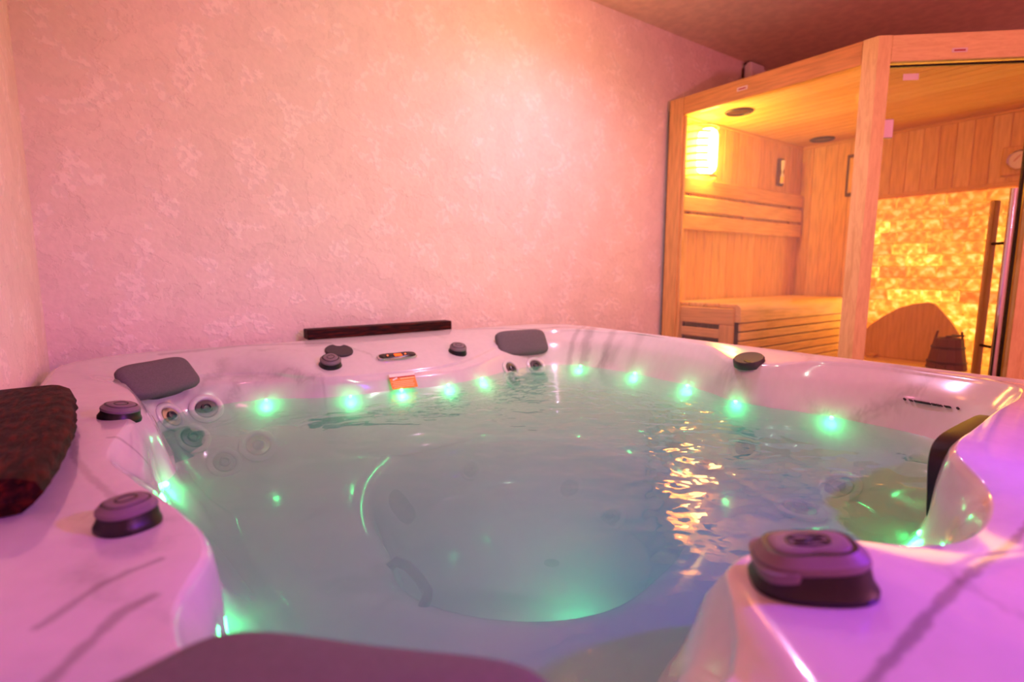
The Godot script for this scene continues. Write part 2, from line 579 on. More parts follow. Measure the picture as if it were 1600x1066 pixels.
func unseen_stand_spot(at: Vector3, towards: Vector3, angle: float, col: Color, e: float, label: String) -> void:  # unseen violet lamp out of view, aimed to colour the near rim
	var t := thing("unseen_standing_spot", label, "lamp", Vector3(at.x, 0, at.z))
	var bas := facing(towards.normalized())
	glow("stand_glow", col, 3.0)
	part("foot", loft(outline(32, 0.13, 0.13), [[-1.0, 0.0], [0.0, 0.0], [0.0, 0.012], [0.01, 0.02], [-1.0, 0.026]]), M.black_plastic, t)
	part("stem", tube(PackedVector3Array([Vector3(0, 0.02, 0), Vector3(0, at.y - 0.02, 0)]), 0.009, 10), M.black_plastic, t)
	var hd := part("head", loft(outline(28, 0.052, 0.052), [[-1.0, -0.05], [0.012, -0.05], [0.0, -0.03], [0.0, 0.05], [0.004, 0.05], [0.004, 0.036]]), M.black_plastic, t, Vector3(0, at.y, 0), bas)
	part("lens", loft(outline(28, 0.047, 0.047), [[0.0, 0.03], [0.0, 0.036], [-1.0, 0.038]]), M.stand_glow, hd)
	var l := SpotLight3D.new()
	l.name = "stand_light"
	l.light_color = col
	l.light_energy = e
	l.light_size = 0.04
	l.spot_angle = angle
	l.spot_angle_attenuation = 1.0
	l.spot_range = 12.0
	l.spot_attenuation = 2.0
	l.shadow_enabled = true
	l.basis = Basis.looking_at(towards.normalized())
	l.position = Vector3(0, at.y, 0) + towards.normalized() * 0.06
	t.add_child(l)

func globe(at: Vector3, stem: float, col: Color, e: float, label: String) -> void:  # unseen lamps out of view, lighting the walls, ceiling and sauna front
	var t := thing("unseen_globe_lamp", label, "lamp", Vector3(at.x, 0, at.z) if stem > 0.0 else at)
	var y := stem
	var key := "globe_glow_" + str(taken["unseen_globe_lamp"])
	glow(key, col, 3.0)
	part("shade", loft(outline(28, 0.055, 0.055), [[-1.0, -0.055], [0.034, -0.051], [0.0161, -0.0389], [0.0042, -0.021], [0.0, 0.0], [0.0042, 0.021], [0.0161, 0.0389], [0.034, 0.051], [-1.0, 0.055]], 60.0), M[key], t, Vector3(0, y, 0))
	if stem > 0.0:
		part("stem", tube(PackedVector3Array([Vector3(0, 0.02, 0), Vector3(0, y - 0.05, 0)]), 0.009, 10), M.black_plastic, t)
		part("foot", loft(outline(32, 0.13, 0.13), [[-1.0, 0.0], [0.0, 0.0], [0.0, 0.012], [0.01, 0.02], [-1.0, 0.026]]), M.black_plastic, t)
	else:
		part("cord", tube(PackedVector3Array([Vector3(0, 0.05, 0), Vector3(0, 2.5295 - at.y, 0)]), 0.003, 8), M.black_plastic, t)
	var l := OmniLight3D.new()
	l.name = "globe_light"
	l.light_color = col
	l.light_energy = e
	l.light_size = 0.05
	l.omni_range = 12.0
	l.omni_attenuation = 2.0
	l.shadow_enabled = true
	l.position = Vector3(0, y, 0)
	t.add_child(l)

func room() -> void:
	structure("wall_back", box(Vector3(5.2, 2.75, 0.15), 0.0), M.plaster, Vector3(2.4, 1.265, -0.075))
	structure("wall_left", box(Vector3(0.15, 2.75, 5.4), 0.0), M.plaster, Vector3(-0.075, 1.265, 2.5))
	structure("wall_right", box(Vector3(0.15, 2.75, 5.4), 0.0), M.plaster, Vector3(4.835, 1.265, 2.5))
	structure("wall_front", box(Vector3(5.2, 2.75, 0.15), 0.0), M.plaster, Vector3(2.4, 1.265, 4.875))
	structure("ceiling", box(Vector3(5.2, 0.12, 5.4), 0.0), M.ceiling_paint, Vector3(2.4, 2.59, 2.5))
	structure("floor", box(Vector3(5.2, 0.12, 5.4), 0.0), M.floor_tile, Vector3(2.4, -0.06, 2.5))
	# small junction box on the back wall above the sauna
	var t := thing("junction_box", "small cream cable box on wall above the sauna roof", "box", Vector3(3.93, 2.42, 0.0))
	part("housing", box(Vector3(0.17, 0.19, 0.07), 0.008), M.white_plastic, t, Vector3(0, 0, 0.0355))
	part("cable", tube(PackedVector3Array([Vector3(-0.10, -0.28, 0.02), Vector3(-0.10, 0.05, 0.02), Vector3(-0.095, 0.085, 0.025), Vector3(-0.06, 0.10, 0.03), Vector3(0.0, 0.092, 0.035)]), 0.008), M.wood_brown, t)

# ====================================================================== the sauna
const SX := 3.045
const SZ := 1.166
var door_dir := Vector3(cos(deg_to_rad(42.0)), 0, sin(deg_to_rad(42.0)))

func sauna() -> void:
	var s := thing("sauna_cabin", "light wooden corner sauna with glass side and slanted glass door", "sauna", Vector3.ZERO)
	var din := Vector3(-door_dir.z, 0, door_dir.x) * -1.0   # towards the inside
	var a := Vector3(SX, 0, SZ)
	var e := a + door_dir * 0.76
	var top := 2.12
	# posts
	part("post", box(Vector3(0.055, top, 0.098), 0.003), M.wood_y_0, s, Vector3(SX + 0.0275, top / 2, 0.076))
	part("glazing_bead", box(Vector3(0.02, 1.90, 0.014), 0.002), M.wood_y_2, s, Vector3(SX + 0.0275, 1.06, 0.132))
	var q := func(v: Vector3) -> Vector2: return Vector2(v.x, v.z)
	part("corner_post", prism([Vector2(SX, 1.102), Vector2(SX, SZ), q.call(a + door_dir * 0.055), q.call(a + door_dir * 0.055 + din * 0.05), Vector2(SX + 0.055, 1.102)], 0.0, top), M.pine_y, s)
	part("corner_post", prism([q.call(e - door_dir * 0.07), q.call(e), Vector2(e.x + 0.06, e.z), Vector2(e.x + 0.06, e.z - 0.055), q.call(e - door_dir * 0.07 + din * 0.05)], 0.0, top), M.pine_y, s)
	part("post", box(Vector3(0.09, top, 0.055), 0.003), M.wood_y_1, s, Vector3(4.665, top / 2, e.z - 0.0275))
	# headers and sills
	part("header", box(Vector3(0.05, 0.105, 0.974), 0.003), M.wood_z_1, s, Vector3(SX + 0.027, top - 0.0525, 0.614))
	part("sill", box(Vector3(0.05, 0.11, 0.974), 0.003), M.wood_z_1, s, Vector3(SX + 0.027, 0.055, 0.614))
	var db := Basis(door_dir, Vector3.UP, door_dir.cross(Vector3.UP))
	part("header", box(Vector3(0.632, 0.112, 0.045), 0.003), M.pine_x, s, a + door_dir * 0.3725 + din * 0.0235 + Vector3.UP * (top - 0.056), db)
	part("sill", box(Vector3(0.632, 0.08, 0.045), 0.003), M.wood_x_2, s, a + door_dir * 0.3725 + din * 0.0235 + Vector3.UP * 0.04, db)
	var fl := 4.62 - (e.x + 0.06)
	part("header", box(Vector3(fl, 0.105, 0.05), 0.003), M.wood_x_1, s, Vector3(e.x + 0.06 + fl / 2, top - 0.0525, e.z - 0.0275))
	part("sill", box(Vector3(fl, 0.11, 0.05), 0.003), M.wood_x_1, s, Vector3(e.x + 0.06 + fl / 2, 0.055, e.z - 0.0275))
	# fixed panes
	part("pane", box(Vector3(0.006, 1.905, 0.966), 0.0), M.glass, s, Vector3(SX + 0.03, 1.0625, 0.618))
	part("pane", box(Vector3(fl, 1.905, 0.006), 0.0), M.glass, s, Vector3(e.x + 0.06 + fl / 2, 1.0625, e.z - 0.03))
	# door
	var dw := 0.618
	var d := part("door", box(Vector3(dw, 1.915, 0.008), 0.0), M.glass_bronze, s, a + door_dir * (0.061 + dw / 2) + din * 0.03 + Vector3.UP * 1.0425, db)
	var out := -1.0 if db.z.dot(din) > 0 else 1.0
	for y in [0.66, -0.66]:
		part("hinge", box(Vector3(0.05, 0.085, 0.022), 0.004), M.nickel, d, Vector3(-dw / 2 + 0.015, y + 0.02, 0.008 * out))
	part("handle", tube(PackedVector3Array([Vector3(0.238, 0.40, 0.055 * out), Vector3(0.238, -0.75, 0.055 * out)]), 0.014, 16), M.chrome, d)
	part("inner_handle", box(Vector3(0.035, 1.02, 0.024), 0.005), M.wood_y_1, d, Vector3(0.238, -0.15, -0.045 * out))
	for y in [0.16, -0.32]:
		part("standoff", tube(PackedVector3Array([Vector3(0.238, y, 0.05 * out), Vector3(0.238, y, -0.035 * out)]), 0.007, 10), M.black_plastic, d)
	part("seal", box(Vector3(0.012, 1.915, 0.016), 0.002), M.black_plastic, d, Vector3(dw / 2 - 0.004, 0, 0))
	part("seal", box(Vector3(dw, 0.010, 0.016), 0.002), M.black_plastic, d, Vector3(0, 0.953, 0))
	part("sticker", box(Vector3(0.066, 0.028, 0.0012), 0.0005), M.paper_white, d, Vector3(-dw / 2 + 0.10, 0.905, 0.005 * out))
	# name plates on the headers
	part("name_plate", box(Vector3(0.002, 0.020, 0.062), 0.0005), M.paper_white, s, Vector3(SX + 0.001, 2.068, 0.51))
	part("plate_print", box(Vector3(0.001, 0.007, 0.044), 0.0), M.label_red, s, Vector3(SX - 0.0003, 2.067, 0.51))
	part("name_plate", box(Vector3(0.064, 0.018, 0.002), 0.0005), M.paper_white, s, a + door_dir * 0.338 - din * 0.0002 + Vector3.UP * 2.045, db)
	part("plate_print", box(Vector3(0.046, 0.006, 0.001), 0.0), M.label_red, s, a + door_dir * 0.338 - din * 0.0018 + Vector3.UP * 2.044, db)
	# roof, lining of the walls and the ceiling, board by board
	part("roof", prism([Vector2(SX + 0.01, 0.03), Vector2(4.7, 0.03), Vector2(4.7, e.z - 0.01), q.call(e + Vector3(0, 0, -0.01)), q.call(a + din * 0.012)], 2.075, 2.115), M.wood_z_1, s)
	var n := 18
	var w := 1.6 / n
	for i in n:
		part("wall_plank", box(Vector3(w - 0.0012, 2.035, 0.025), 0.004), M["wood_y_%d" % ((i * 5 + i / 3) % 3)], s, Vector3(3.06 + w * (i + 0.5), 1.02, 0.0475))
	for i in n:
		part("wall_plank", box(Vector3(0.025, 2.035, w - 0.0012), 0.004), M["wood_y_%d" % ((i * 7 + i / 4 + 1) % 3)], s, Vector3(4.66, 1.02, 0.06 + w * (i + 0.5)))
	part("wall_backing", box(Vector3(1.64, 2.06, 0.012), 0.0), M.wood_brown, s, Vector3(3.87, 1.03, 0.027))
	part("wall_backing", box(Vector3(0.012, 2.06, 1.62), 0.0), M.wood_brown, s, Vector3(4.682, 1.03, 0.85))
	var cuts := [[0.0, 1.62]]
	for i in n:
		var x := SX + 0.06 + (1.595 / n) * (i + 0.5)
		var zmax := e.z - 0.06
		if x < e.x:
			zmax = SZ + (x - 0.03 - SX) / door_dir.x * door_dir.z - 0.05
		zmax = maxf(zmax, 0.9)
		part("ceiling_plank", box(Vector3(1.595 / n - 0.0012, 0.02, zmax - 0.06), 0.004), M["wood_z_%d" % ((i * 5 + i / 2) % 3)], s, Vector3(x, 2.05, 0.06 + (zmax - 0.06) / 2))
	part("cornice", box(Vector3(0.018, 0.018, 1.58), 0.004), M.wood_z_1, s, Vector3(4.638, 2.03, 0.85))
	part("cornice", box(Vector3(1.575, 0.014, 0.014), 0.003), M.wood_x_1, s, Vector3(3.87, 2.032, 0.068))
	# backrest boards on the back wall
	var ys := [1.617, 1.503, 1.388]
	for k in 3:
		part("backrest_board", box(Vector3(1.50, 0.098, 0.022), 0.006), M["wood_x_%d" % ((k + 1) % 3)], s, Vector3(3.87, ys[k], 0.092))
	for x in [3.25, 3.87, 4.5]:
		part("backrest_batten", box(Vector3(0.05, 0.30, 0.02), 0.002), M.wood_y_1, s, Vector3(x, 1.5, 0.0705))

func sauna_things() -> void:
	# bench along the back wall
	var b := thing("sauna_bench", "pale slatted sauna bench with rounded front edge below the backrest boards", "bench", Vector3(3.11, 0, 0.065))
	var bl := 1.50
	for k in 4:
		var dz := 0.106
		part("seat_board", box(Vector3(bl, 0.028, dz - 0.004), 0.006), M["wood_x_%d" % ((k * 2) % 3)], b, Vector3(bl / 2, 0.868, 0.012 + dz * (k + 0.5)))
	var nose := PackedVector2Array()
	for k in 9:
		var t := PI / 2 * k / 8.0
		nose.append(Vector2(0.436 + 0.04 * sin(t), 0.842 + 0.04 * cos(t)))
	nose.append_array([Vector2(0.476, 0.775), Vector2(0.436, 0.775)])
	part("front_nosing", extrude(nose, bl, 0.001), M.wood_x_2, b, Vector3(bl / 2, 0, 0), Basis(Vector3(0, 0, 1), Vector3(0, 1, 0), Vector3(-1, 0, 0)))
	for k in 13:
		part("front_slat", box(Vector3(bl - 0.02, 0.0475, 0.018), 0.004), M["wood_x_%d" % ((k * 2 + k / 3) % 3)], b, Vector3(bl / 2, 0.745 - 0.0545 * k, 0.464))
	for x in [0.03, 0.5, 1.0, 1.46]:
		part("leg", box(Vector3(0.035, 0.77, 0.035), 0.003), M.wood_brown, b, Vector3(x + 0.01, 0.385, 0.435))
		part("leg", box(Vector3(0.035, 0.85, 0.035), 0.003), M.wood_brown, b, Vector3(x + 0.01, 0.425, 0.03))
	# end panel of the bench, facing the glass
	part("end_rail", box(Vector3(0.022, 0.10, 0.43), 0.005), M.wood_z_1, b, Vector3(-0.012, 0.805, 0.225))
	part("end_stile", box(Vector3(0.022, 0.755, 0.07), 0.004), M.wood_y_1, b, Vector3(-0.012, 0.3775, 0.045))
	part("end_stile", box(Vector3(0.022, 0.755, 0.09), 0.004), M.wood_y_1, b, Vector3(-0.012, 0.3775, 0.395))
	for k in 7:
		part("end_slat", box(Vector3(0.018, 0.055, 0.27), 0.004), M["wood_z_%d" % (k % 3)], b, Vector3(-0.012, 0.698 - 0.085 * k, 0.215))
	part("dark_backing", box(Vector3(1.42, 0.74, 0.006), 0.0), M.wood_brown, b, Vector3(bl / 2, 0.40, 0.40))  # dark sheet added behind the slats for the shaded hollow of the bench
	# lower bench along the right wall
	var l := thing("low_bench", "low wooden bench standing in front of the glowing salt wall", "bench", Vector3(4.18, 0, 0.62))
	for k in 4:
		part("seat_board", box(Vector3(0.105, 0.024, 0.94), 0.005), M["wood_z_%d" % (k % 3)], l, Vector3(0.054 + 0.11 * k, 0.463, 0.47))
	part("front_rail", box(Vector3(0.02, 0.06, 0.94), 0.004), M.wood_z_1, l, Vector3(0.012, 0.42, 0.47))
	for z in [0.05, 0.89]:
		for x in [0.045, 0.40]:
			part("leg", box(Vector3(0.045, 0.45, 0.045), 0.003), M.wood_y_1, l, Vector3(x, 0.225, z))
	# arched wooden backrest standing on the low bench
	var r := thing("sauna_backrest", "arched brown wooden backrest standing on the low bench before the salt wall", "recliner", Vector3(4.50, 0.476, 0))
	var arch := PackedVector2Array([Vector2(0.64, 0.0), Vector2(0.64, 0.14), Vector2(0.70, 0.225), Vector2(0.77, 0.285), Vector2(0.86, 0.35), Vector2(0.94, 0.38), Vector2(1.02, 0.396), Vector2(1.06, 0.388), Vector2(1.10, 0.345), Vector2(1.16, 0.27), Vector2(1.20, 0.205), Vector2(1.22, 0.12), Vector2(1.22, 0.0)])
	part("panel", extrude(arch, 0.03, 0.005), M.wood_y_1, r, Vector3(0.0, 0, 0), Basis(Vector3(0, 0, 1), Vector3(0, 1, 0), Vector3(-1, 0, 0)))
	part("foot", box(Vector3(0.12, 0.022, 0.05), 0.004), M.wood_x_1, r, Vector3(-0.03, 0.0115, 0.74))
	part("foot", box(Vector3(0.12, 0.022, 0.05), 0.004), M.wood_x_1, r, Vector3(-0.03, 0.0115, 1.12))
	# bucket
	var k2 := thing("sauna_bucket", "dark wooden sauna bucket with tall ears standing on the low bench", "bucket", Vector3(4.29, 0.476, 1.205))
	var ns := 14
	for i in ns:
		var t := TAU * i / ns
		var lean := Basis(Vector3.UP, -t) * Basis(Vector3(0, 0, 1), 0.17)
		var tall := 0.19
		if i == 3 or i == 10:
			tall = 0.235
		part("stave", box(Vector3(0.012, tall, 0.043), 0.003), M.wood_brown, k2, Vector3(cos(t) * 0.080, tall / 2 + 0.002, sin(t) * 0.080) + (Basis(Vector3.UP, -t) * Vector3(-0.17 * (tall - 0.19) * 0.5, 0, 0)), lean)
	for y in [[0.045, 0.0985], [0.135, 0.083]]:
		part("hoop", loft(outline(32, y[1], y[1]), [[0.0, y[0] - 0.008], [-0.003, y[0] - 0.007], [-0.003, y[0] + 0.007], [0.0, y[0] + 0.008]]), M.cap_dark, k2)
	part("bottom", loft(outline(24, 0.085, 0.085), [[-1.0, 0.003], [0.0, 0.003], [0.002, 0.016], [-1.0, 0.016]]), M.wood_brown, k2)
	part("handle", tube(PackedVector3Array([Vector3(0.06, 0.205, -0.0), Vector3(0.0, 0.212, 0.07), Vector3(-0.06, 0.205, 0.0)]), 0.006, 8), M.cap_dark, k2)
	# wall lamp
	var lp := thing("sauna_wall_lamp", "glowing wall lamp with curved wooden slats in the sauna corner", "lamp", Vector3(3.29, 1.83, 0.0605))
	part("back_plate", box(Vector3(0.26, 0.34, 0.012), 0.003), M.wood_y_2, lp, Vector3(0, 0, 0.0065))
	part("bulb", loft(outline(28, 0.062, 0.062, 2.0), [[-1.0, -0.14], [0.03, -0.138], [0.008, -0.12], [0.0, -0.09], [0.0, 0.09], [0.008, 0.12], [0.03, 0.138], [-1.0, 0.14]], 60.0), M.lamp_glow, lp, Vector3(0, 0, 0.078))
	for i in 8:
		var arc := PackedVector2Array()
		for k in 13:
			var t := PI * k / 12.0
			arc.append(Vector2(cos(t) * 0.13, sin(t) * 0.115 + 0.012))
		for k in 13:
			var t := PI * (12 - k) / 12.0
			arc.append(Vector2(cos(t) * 0.123, sin(t) * 0.108 + 0.012))
		part("slat", extrude(arc, 0.012, 0.001), M.wood_x_2, lp, Vector3(0, 0.155 - 0.044 * i, 0), Basis(Vector3(1, 0, 0), Vector3(0, 0, 1), Vector3(0, -1, 0)))
	var o := OmniLight3D.new()
	o.name = "lamp_light"
	o.light_color = Color(1.000, 0.771, 0.223)
	o.light_energy = 0.54
	o.light_size = 0.05
	o.omni_range = 12.0
	o.omni_attenuation = 2.0
	o.shadow_enabled = true
	o.position = Vector3(0, 0, 0.078)
	lp.add_child(o)
	# sand timer beside it
	var tm := thing("sand_timer", "narrow framed sand timer on the sauna wall beyond the lamp", "timer", Vector3(4.31, 1.815, 0.0605))
	part("frame", box(Vector3(0.075, 0.20, 0.022), 0.005), M.wood_brown, tm, Vector3(0, 0, 0.0115))
	part("tube", loft(outline(16, 0.018, 0.018), [[-1.0, -0.085], [0.002, -0.084], [0.0, -0.07], [0.004, -0.03], [0.013, -0.004], [0.013, 0.004], [0.004, 0.03], [0.0, 0.07], [0.002, 0.084], [-1.0, 0.085]], 60.0), M.white_plastic, tm, Vector3(0, 0, 0.027))
	part("sand", loft(outline(16, 0.0187, 0.0187), [[-1.0, -0.082], [0.002, -0.081], [0.0, -0.07], [0.003, -0.035], [-1.0, -0.034]], 60.0), M.label_pale, tm, Vector3(0, 0, 0.027))
	# framed thermometer on the right wall, half hidden by the door post
	var th := thing("wall_thermometer", "long framed wooden thermometer on the sauna's side wall behind the door post", "thermometer", Vector3(4.647, 1.775, 0.45))
	part("frame", box(Vector3(0.018, 0.30, 0.10), 0.004), M.wood_brown, th, Vector3(-0.0095, 0, 0))
	part("dial", box(Vector3(0.004, 0.25, 0.06), 0.001), M.wood_y_0, th, Vector3(-0.0205, 0, 0))
	# round gauge over the salt wall
	var ga := thing("round_gauge", "round gauge with a steel bezel on a square wooden plate above the salt wall", "gauge", Vector3(4.647, 1.735, 1.36))
	var gb := Basis(Vector3(0, 0, 1), Vector3(-1, 0, 0), Vector3(0, -1, 0))
	part("plate", box(Vector3(0.018, 0.17, 0.17), 0.006), M.wood_y_1, ga, Vector3(-0.0095, 0, 0))
	part("bezel", loft(outline(32, 0.06, 0.06), [[0.0, 0.0], [0.0, 0.016], [0.004, 0.02], [0.009, 0.018], [0.010, 0.012]]), M.chrome, ga, Vector3(-0.0185, 0, 0), gb)
	part("face", loft(outline(32, 0.051, 0.051), [[0.0, 0.0], [0.0, 0.011], [-1.0, 0.011]]), M.paper_white, ga, Vector3(-0.0185, 0, 0), gb)
	part("needle", box(Vector3(0.002, 0.045, 0.004), 0.0005), M.label_red, ga, Vector3(-0.031, 0.012, -0.01), Basis(Vector3(1, 0, 0), 0.7))
	# two loudspeakers let into the ceiling
	for p in [Vector3(3.335, 2.04, 0.315), Vector3(4.47, 2.04, 0.285)]:
		var sp := thing("ceiling_loudspeaker", "round black loudspeaker in sauna ceiling " + ("near the wall lamp" if p.x < 4.0 else "near the far corner above the sand timer"), "loudspeaker", p, "loudspeakers in the sauna ceiling")
		part("ring", loft(outline(36, 0.082, 0.082), [[0.0, 0.0], [0.0, -0.006], [0.004, -0.010], [0.014, -0.010], [0.017, -0.004], [0.017, 0.0]]), M.cap_dark, sp)
		part("grille", loft(outline(36, 0.065, 0.065), [[0.0, -0.001], [0.001, -0.005], [0.03, -0.007], [-1.0, -0.008]], 60.0), M.black_plastic, sp)
	# the salt wall: bricks lit from behind
	var sw := thing("salt_wall", "wall of translucent orange salt bricks lit from behind inside the sauna", "salt wall", Vector3(4.6465, 0.0, 0.0))
	var rng := RandomNumberGenerator.new()
	rng.seed = 20
	var bh := 0.079
	var rows := 15
	for rr in rows:
		var z := 0.575
		var y := 0.395 + bh * rr
		while z < 1.50:
			var bw: float = [0.10, 0.14, 0.17, 0.20][rng.randi() % 4]
			if z == 0.575 and rr % 2 == 1:
				bw = 0.09
			bw = minf(bw, 1.53 - z)
			if 1.53 - z - bw < 0.05:
				bw = 1.53 - z
			var dp := rng.randf_range(0.028, 0.042)
			var k := [0, 1, 1, 2, 2, 3, 3, 4, 4, 5][rng.randi() % 10] as int
			if rr >= rows - 2:
				k = mini(k, 1)
			part("salt_brick", box(Vector3(dp, bh - 0.004, bw - 0.004), 0.006), M["salt_%d" % k], sw, Vector3(-dp / 2 - 0.0005, y + bh / 2, z + bw / 2))
			z += bw
	for z in [0.56, 1.545]:
		part("frame_board", box(Vector3(0.05, 1.22, 0.026), 0.004), M.wood_y_1, sw, Vector3(-0.026, 0.985, z))
	part("frame_board", box(Vector3(0.05, 0.022, 1.012), 0.004), M.wood_z_1, sw, Vector3(-0.026, 1.596, 1.052))
	var al := AreaLight3D.new()
	al.name = "salt_light"
	al.light_color = Color(1.000, 0.832, 0.313)
	al.light_energy = 1
	al.area_size = Vector2(0.9, 1.1)
	al.area_range = 12.0
	al.area_attenuation = 2.0
	al.shadow_enabled = true
	al.position = Vector3(-0.06, 0.98, 1.05)
	al.rotation = Vector3(0, PI / 2, 0)
	sw.add_child(al)

# ====================================================================== the tub
# contours of the shell, (x, y, z): the lip, the water line, the foot of the seat backs, the front edge of the seats
const LIP := [[.20,.765,.42],[.34,.735,.27],[.58,.72,.26],[.75,.705,.40],[.95,.70,.425],[1.2,.70,.43],[1.38,.71,.38],[1.6,.74,.29],[1.8,.77,.25],[1.96,.785,.31],[2.03,.79,.5],[2.035,.79,.9],[2.0,.785,1.08],[1.915,.765,1.22],[1.915,.765,1.36],[2.01,.785,1.5],[2.03,.79,1.75],[1.96,.795,1.94],[1.8,.80,1.985],[1.6,.80,1.99],[1.4,.80,2.0],[1.26,.795,2.015],[1.19,.772,2.07],[1.1,.765,2.095],[1.0,.765,2.095],[.9,.78,2.072],[.82,.79,2.02],[.76,.785,1.99],[.69,.78,1.99],[.645,.775,2.03],[.60,.76,2.055],[.55,.765,2.05],[.48,.775,2.03],[.40,.785,2.0],[.27,.785,1.86],[.25,.78,1.75],[.285,.78,1.64],[.265,.785,1.52],[.225,.785,1.38],[.195,.785,1.25],[.22,.79,1.05],[.235,.79,.85],[.215,.78,.6]]
const LINE := [[.265,.45],[.36,.335],[.58,.33],[.75,.42],[.95,.46],[1.2,.485],[1.38,.45],[1.6,.38],[1.75,.36],[1.89,.45],[1.95,.65],[1.96,.9],[1.945,1.04],[1.87,1.26],[1.875,1.36],[1.925,1.55],[1.93,1.78],[1.85,1.91],[1.65,1.945],[1.4,1.965],[1.28,1.985],[1.2,2.03],[1.0,2.025],[.85,1.95],[.76,1.925],[.69,1.93],[.64,1.95],[.60,1.965],[.55,1.96],[.48,1.94],[.42,1.90],[.33,1.77],[.285,1.65],[.285,1.54],[.308,1.47],[.295,1.35],[.275,1.2],[.26,1.0],[.285,.92],[.285,.72]]
const SEAT := [[.34,.50,.50],[.6,.50,.44],[.95,.50,.58],[1.4,.50,.56],[1.72,.50,.52],[1.84,.50,.75],[1.86,.50,1.2],[1.82,.50,1.75],[1.6,.50,1.87],[1.1,.50,1.87],[.6,.50,1.83],[.42,.50,1.7],[.38,.50,1.3],[.36,.50,.8]]
const FRONT := [[.95,.46,.62],[.70,.46,.92],[.65,.46,1.15],[.62,.46,1.36],[.74,.46,1.55],[.9,.46,1.635],[1.1,.46,1.62],[1.3,.46,1.55],[1.47,.46,1.42],[1.55,.46,1.1],[1.5,.46,.8],[1.25,.46,.64]]

func polar(pts: Array) -> Array:
	var a := []
	for p in pts:
		var v := Vector2(p[0], p[-1]) - MID
		a.append([fposmod(v.angle(), TAU), v.length(), p[1] if p.size() == 3 else WATER])
	a.sort_custom(func(p, q): return p[0] < q[0])
	return a

func knot(a: Array, k: int) -> Vector3:
	var n := a.size()
	var r := posmod(k, n)
	return Vector3(a[r][0] + TAU * floorf(float(k) / n), a[r][1], a[r][2])

func along(a: Array, th: float) -> Vector2:
	# distance from the middle and height of a contour at an angle, smooth through its points
	th = fposmod(th, TAU)
	var i := 0
	while i < a.size() and a[i][0] <= th:
		i += 1
	i -= 1
	var p0 := knot(a, i - 1)
	var p1 := knot(a, i)
	var p2 := knot(a, i + 1)
	var p3 := knot(a, i + 2)
	var h := p2.x - p1.x
	var t := (th - p1.x) / h
	var out := Vector2.ZERO
	for k in 2:
		var m1 := (p2[k + 1] - p0[k + 1]) / (p2.x - p0.x) * h
		var m2 := (p3[k + 1] - p1[k + 1]) / (p3.x - p1.x) * h
		out[k] = (2 * t * t * t - 3 * t * t + 1) * p1[k + 1] + (t * t * t - 2 * t * t + t) * m1 + (3 * t * t - 2 * t * t * t) * p2[k + 1] + (t * t * t - t * t) * m2
	return out

func rim_at(th: float) -> float:
	# outer edge: a rectangle with round corners
	var d := Vector2(cos(th), sin(th))
	var lo := 0.3
	var hi := 2.5
	var c := Vector2(1.06, 1.1975)
	var hs := Vector2(0.80, 0.8925)
	for k in 26:
		var m := (lo + hi) / 2
		var q := (MID + d * m - c).abs() - hs
		if q.max(Vector2.ZERO).length() + minf(maxf(q.x, q.y), 0.0) - 0.24 > 0:
			hi = m
		else:
			lo = m
	return lo

func bend(p: Array, sub: int) -> Array:
	var out := []
	for i in p.size() - 1:
		var p0: Vector2 = p[maxi(i - 1, 0)]
		var p1: Vector2 = p[i]
		var p2: Vector2 = p[i + 1]
		var p3: Vector2 = p[mini(i + 2, p.size() - 1)]
		var l := (p2 - p1).length()
		var m1 := (p2 - p0).normalized() * l * 0.76
		var m2 := (p3 - p1).normalized() * l * 0.76
		for s in sub:
			var t := float(s) / sub
			out.append((2 * t * t * t - 3 * t * t + 1) * p1 + (t * t * t - 2 * t * t + t) * m1 + (3 * t * t - 2 * t * t * t) * p2 + (t * t * t - t * t) * m2)
	out.append(p[-1])
	return out

var line_at := []
func shell_rows() -> Array:
	var lc := polar(LIP)
	var wc := polar(LINE)
	var sc := polar(SEAT)
	var fc := polar(FRONT)
	var rows := []
	var n := 420
	for k in n:
		var th := TAU * k / n
		var ro := rim_at(th)
		var l := along(lc, th)
		var rl := l.x
		var yl := l.y
		var rw := minf(along(wc, th).x, rl - 0.015)
		line_at.append(rw)
		var rs := along(sc, th).x
		var rf := along(fc, th).x
		var rd := ro - 0.035
		var p := [Vector2(ro - 0.03, 0.70), Vector2(ro - 0.004, 0.715), Vector2(ro, 0.745), Vector2(ro - 0.006, 0.785), Vector2(rd, 0.803), Vector2(rd + (rl - rd) * 0.5, 0.803 + (yl - 0.803) * 0.38), Vector2(rl + 0.012, yl + 0.006), Vector2(rl, yl - 0.006), Vector2(rl + (rw - rl) * 0.45, yl + (WATER - yl) * 0.35), Vector2(rw, WATER), Vector2(rs + (rw - rs) * 0.45, 0.56), Vector2(rs, 0.50), Vector2(rs - 0.06, 0.455), Vector2(rf + 0.03, 0.46), Vector2(rf - 0.02, 0.44), Vector2(rf - 0.06, 0.34), Vector2(rf - 0.12, 0.285), Vector2(0.30, 0.28), Vector2(0.0, 0.28)]
		var row := PackedVector3Array()
		for q in bend(p, 6):
			row.append(Vector3(MID.x + cos(th) * q.x, q.y, MID.y + sin(th) * q.x))
		rows.append(row)
	return rows

func cushion(w: float, h: float, t: float) -> ArrayMesh:
	return loft(outline(56, w / 2, h / 2, 5.0), [[-1.0, 0.0], [0.012, 0.0], [0.004, 0.003], [0.0, t * 0.3], [0.0, t * 0.6], [0.004, t * 0.85], [0.014, t], [0.03, t * 1.06], [-1.0, t * 1.12]], 60.0)

